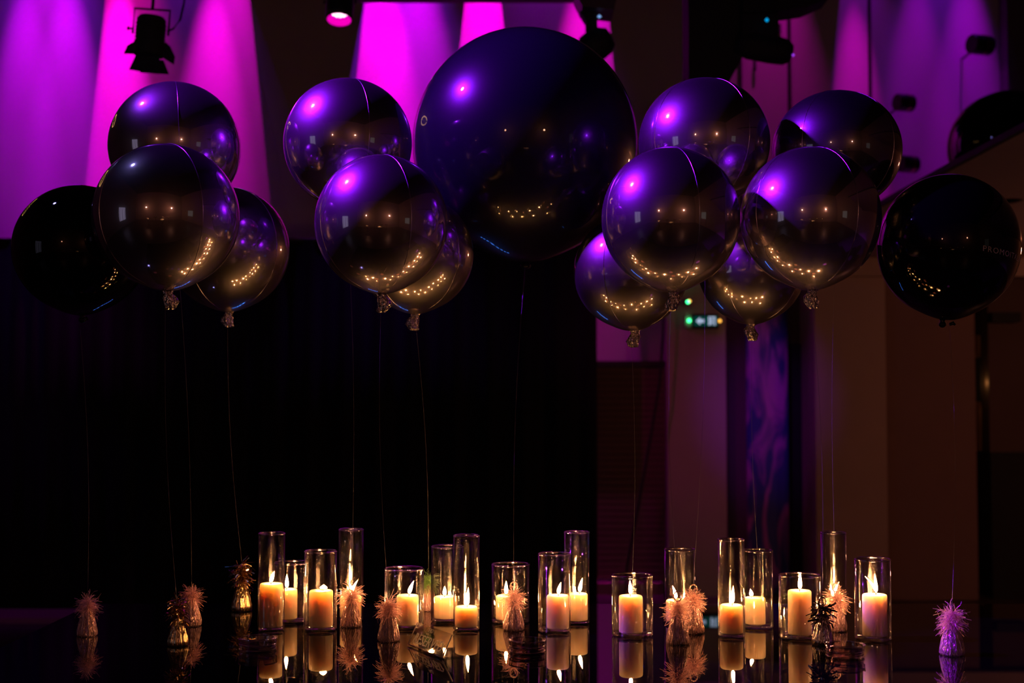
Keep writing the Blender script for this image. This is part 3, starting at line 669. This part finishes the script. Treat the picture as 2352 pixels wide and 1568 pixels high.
for bid, cx, cy_, rx, ry, Y, kind, tail, rot, lab in B:
    c = at(cx, cy_, Y); S = Y / F; Rx, Rz = rx * S, ry * S
    if kind == 'latex': Rz *= 0.985
    t = thing('balloon', c, lab, 'balloon', 'balloons floating over the table', (random.uniform(-0.05, 0.05), random.uniform(-0.06, 0.06), 0))
    isf = kind.startswith('foil')
    o = link('foil_skin' if isf else 'rubber_skin', sphere_mesh(Rx, Rz, 0.012 if isf else 0.0), M[kind], t, None, (0, 0, rot))
    if isf:
        lob = 1 - 0.012
        pts = []
        for k in range(49):
            a = -PI / 2 + PI * k / 48; r = math.cos(a)
            pts.append((r * Rx * (1 - 0.012 * r) * 1.001, 0, math.sin(a) * Rz * 1.001))
        sm = MB().tube(pts[1:-1], 0.0009, 6).mesh('seam', True)
        for k in range(4): link('seam', sm, M['seam'], o, None, (0, 0, k * PI / 2))
        # crinkled foil tail
        rnd = random.Random(bid)
        def fn(q, a, z, rnd=rnd, ph=rnd.random() * 6):
            k = 1 + 0.26 * math.sin(5 * a + ph + z * 120) + 0.16 * math.sin(11 * a + 2 * ph + z * 60)
            return (q[0] * k + 0.004 * math.sin(z * 120 + ph), q[1] * k * 0.6, z)
        MB().lathe([(0.020, 0.005), (0.011, -0.004), (0.0095, -0.01), (0.0145, -0.020), (0.0155, -0.032), (0.012, -0.045), (0.008, -0.050)], 36, fn).build('tail', M['tail'], t, True, (0, 0, -Rz - 0.002))
        MB().tube([(0.008 * math.cos(2 * PI * k / 14), 0.008 * math.sin(2 * PI * k / 14) * 0.7, -0.008) for k in range(14)], 0.0014, 6, True).build('tie', M['tail'], [q for q in t.children if q.name.startswith('tail')][0], True)
        BOT[bid] = c + Vector((0, 0, -Rz - 0.018))
    elif tail:
        kf_ = 1.6 if kind == 'latex_big' else 1.0
        MB().lathe([(0.011 * kf_, 0.008), (0.006 * kf_, -0.004), (0.009 * kf_, -0.009), (0.010 * kf_, -0.014), (0.005 * kf_, -0.02), (0, -0.021)], 20).build('knot', M['latex'], t, True, (-0.015 if bid == 15 else 0.004, 0, -Rz * 1.03))
        MB().tube([(0.004, 0, -Rz * 1.03 - 0.012), (0.014, 0, -Rz * 1.03 - 0.008), (0.019, 0, -Rz * 1.03 - 0.013)], [0.004, 0.005, 0.003], 8).build('lip', M['latex'], t, True)
        BOT[bid] = c + Vector((0, 0, -Rz * 1.03 - 0.012))
    if bid == 15:
        cu = bpy.data.curves.new('txt', 'FONT'); cu.body = 'PROMOITALIA'; cu.size = 1.0; cu.space_character = 1.2; cu.resolution_u = 3
        tmp = bpy.data.objects.new('txt', cu); col.objects.link(tmp); bpy.context.view_layer.update()
        me = bpy.data.meshes.new_from_object(tmp.evaluated_get(bpy.context.evaluated_depsgraph_get())); bpy.data.objects.remove(tmp)
        bm = bmesh.new(); bm.from_mesh(me); bmesh.ops.triangulate(bm, faces=bm.faces)
        bmesh.ops.subdivide_edges(bm, edges=[e for e in bm.edges if e.calc_length() > 0.25], cuts=2)
        s_ = 0.0205; a0 = math.asin(0.45) - math.atan2(c.x, c.y)
        for vtx in bm.verts:
            az = a0 + vtx.co.x * s_ * 1.12 / Rx; z = -0.028 + vtx.co.y * s_ - 0.028 * (vtx.co.x * s_ / Rx)
            rr = math.sqrt(max(0, 1 - (z / Rz) ** 2)) * Rx * 1.004
            vtx.co = (rr * math.sin(az), -rr * math.cos(az), z)
        bm.to_mesh(me); bm.free()
        link('lettering', me, prin('grey_print', (0.7, 0.62, 0.62), 0.6), t)['label'] = 'dim grey printed lettering'

# strings from each balloon down to its weight; two end behind vases
WPOS[11] = on(1447, 1432) + Vector((0, 0, 0.002)); WPOS[14] = on(1752, 1424) + Vector((0, 0, 0.002))
slab = {b[0]: b[-1] for b in B}
for bid, top in BOT.items():
    if bid not in WPOS: continue
    e = WPOS[bid]; pts = []
    for k in range(13):
        u = k / 12; sag = 0.012 * math.sin(PI * u) * (1 if bid % 2 else -1)
        pts.append(top.lerp(e, u) + Vector((sag, 0, 0)))
    s = MB().tube(pts, 0.0003, 5).build('balloon_string', M['string'], None, True)
    tag(s, 'thin string tied to the ' + slab[bid], 'string', 'balloon strings')

# ------------------------------------------------------------------ ashtrays
for px, yb, wpx, rz, lab in ((592, 1492, 88, 0.4, 'round notched glass ashtray at the left of the table'), (1211, 1497, 84, 0.0, 'round notched glass ashtray at the centre of the table'), (1941, 1508, 90, 0.9, 'round notched glass ashtray at the right of the table')):
    p = on(px, yb); R = wpx * p.y / F / 2; H = 0.029
    t = thing('glass_ashtray', p, lab, 'ashtray', 'glass ashtrays on the mirror table', (0, 0, rz))
    def fn(q, a, z, R=R, H=H):
        d = abs((a - PI / 6 + PI / 3) % (2 * PI / 3) - PI / 3)
        zz = z
        if z > H * 0.8 and d < 0.17: zz = z - H * 0.42
        return (q[0], q[1], zz)
    MB().lathe([(0, 0.0006), (R * 0.86, 0.0006), (R * 0.9, 0.003), (R * 0.93, 0.010), (R * 0.90, 0.012), (R * 0.97, 0.016), (R, H - 0.002), (R * 0.98, H), (R * 0.88, H), (R * 0.85, H - 0.003), (R * 0.80, 0.012), (R * 0.72, 0.008), (0, 0.008)], 72, fn).build('bowl', M['ash'], t)
    MB().tube([(R * 0.93 * math.cos(2 * PI * k / 40), R * 0.93 * math.sin(2 * PI * k / 40), 0.004) for k in range(40)], 0.0022, 6, True).build('foot_ring', M['base'], t, True)
    for rr_, zz_ in ((0.99, H), (0.87, H), (0.965, 0.0165), (0.8, 0.0125)):
        for q in range(3):
            a1, a2 = PI / 6 + 0.19 + q * 2 * PI / 3, PI / 6 - 0.19 + (q + 1) * 2 * PI / 3
            if zz_ < H: a1 -= 0.19; a2 += 0.19
            MB().tube([(R * rr_ * math.cos(a1 + (a2 - a1) * k / 14), R * rr_ * math.sin(a1 + (a2 - a1) * k / 14), zz_) for k in range(15)], 0.0011, 6).build('rim_edge', M['rim'], t.children[0], True)

# ------------------------------------------------------------------ acrylic reserved sign
a_ = on(937, 1482); b_ = on(1016, 1513); ed = (b_ - a_); Lw = ed.length; ex_ = ed.normalized(); bk = Vector((-ex_.y, ex_.x, 0))
sg = thing('table_sign', (a_ + b_) / 2, 'clear acrylic table sign engraved RESERVED among the candles', 'sign')
def solid(p0, u, v, th, name, m=M['acrylic']):
    n = u.cross(v).normalized() * th
    q = [p0, p0 + u, p0 + u + v, p0 + v]; q += [x + n for x in q]
    return MB().add(q, [(0, 1, 2, 3), (7, 6, 5, 4), (0, 1, 5, 4), (1, 2, 6, 5), (2, 3, 7, 6), (3, 0, 4, 7)]).build(name, m, sg)
upv = bk * 0.026 + Vector((0, 0, 0.050)); p0 = -ed / 2 + Vector((0, 0, 0.004))
solid(p0, ed, upv, 0.003, 'panel')
solid(-ed / 2 + Vector((0, 0, 0.0005)), ed, bk * 0.05, 0.003, 'foot')
MB().tube([p0, p0 + ed], 0.0022, 8).build('fold', M['rim'], sg, True)
MB().tube([p0 + ed, p0 + ed + upv], 0.0016, 6).build('edge', M['print'], sg, True)
MB().tube([p0, p0 + upv], 0.0012, 6).build('edge', M['print'], sg, True)
uu, vv_ = ed.normalized(), upv.normalized(); nn = uu.cross(vv_)
for body, size, u0, v0 in (('RESERVED', 0.036, 0.022, 0.008), ('HO', 0.016, 0.080, 0.042), ('non', 0.010, 0.074, 0.035)):
    cu = bpy.data.curves.new('txt', 'FONT'); cu.body = body; cu.size = size; cu.shear = 0.2; cu.extrude = 0.0002; cu.resolution_u = 2
    tmp = bpy.data.objects.new('txt', cu); col.objects.link(tmp); bpy.context.view_layer.update()
    me = bpy.data.meshes.new_from_object(tmp.evaluated_get(bpy.context.evaluated_depsgraph_get())); bpy.data.objects.remove(tmp)
    me.transform(Matrix(((uu.x, vv_.x, nn.x, 0), (uu.y, vv_.y, nn.y, 0), (uu.z, vv_.z, nn.z, 0), (0, 0, 0, 1))))
    link('engraved_text', me, M['print'], sg, p0 + uu * u0 + vv_ * v0 + nn * 0.0036)
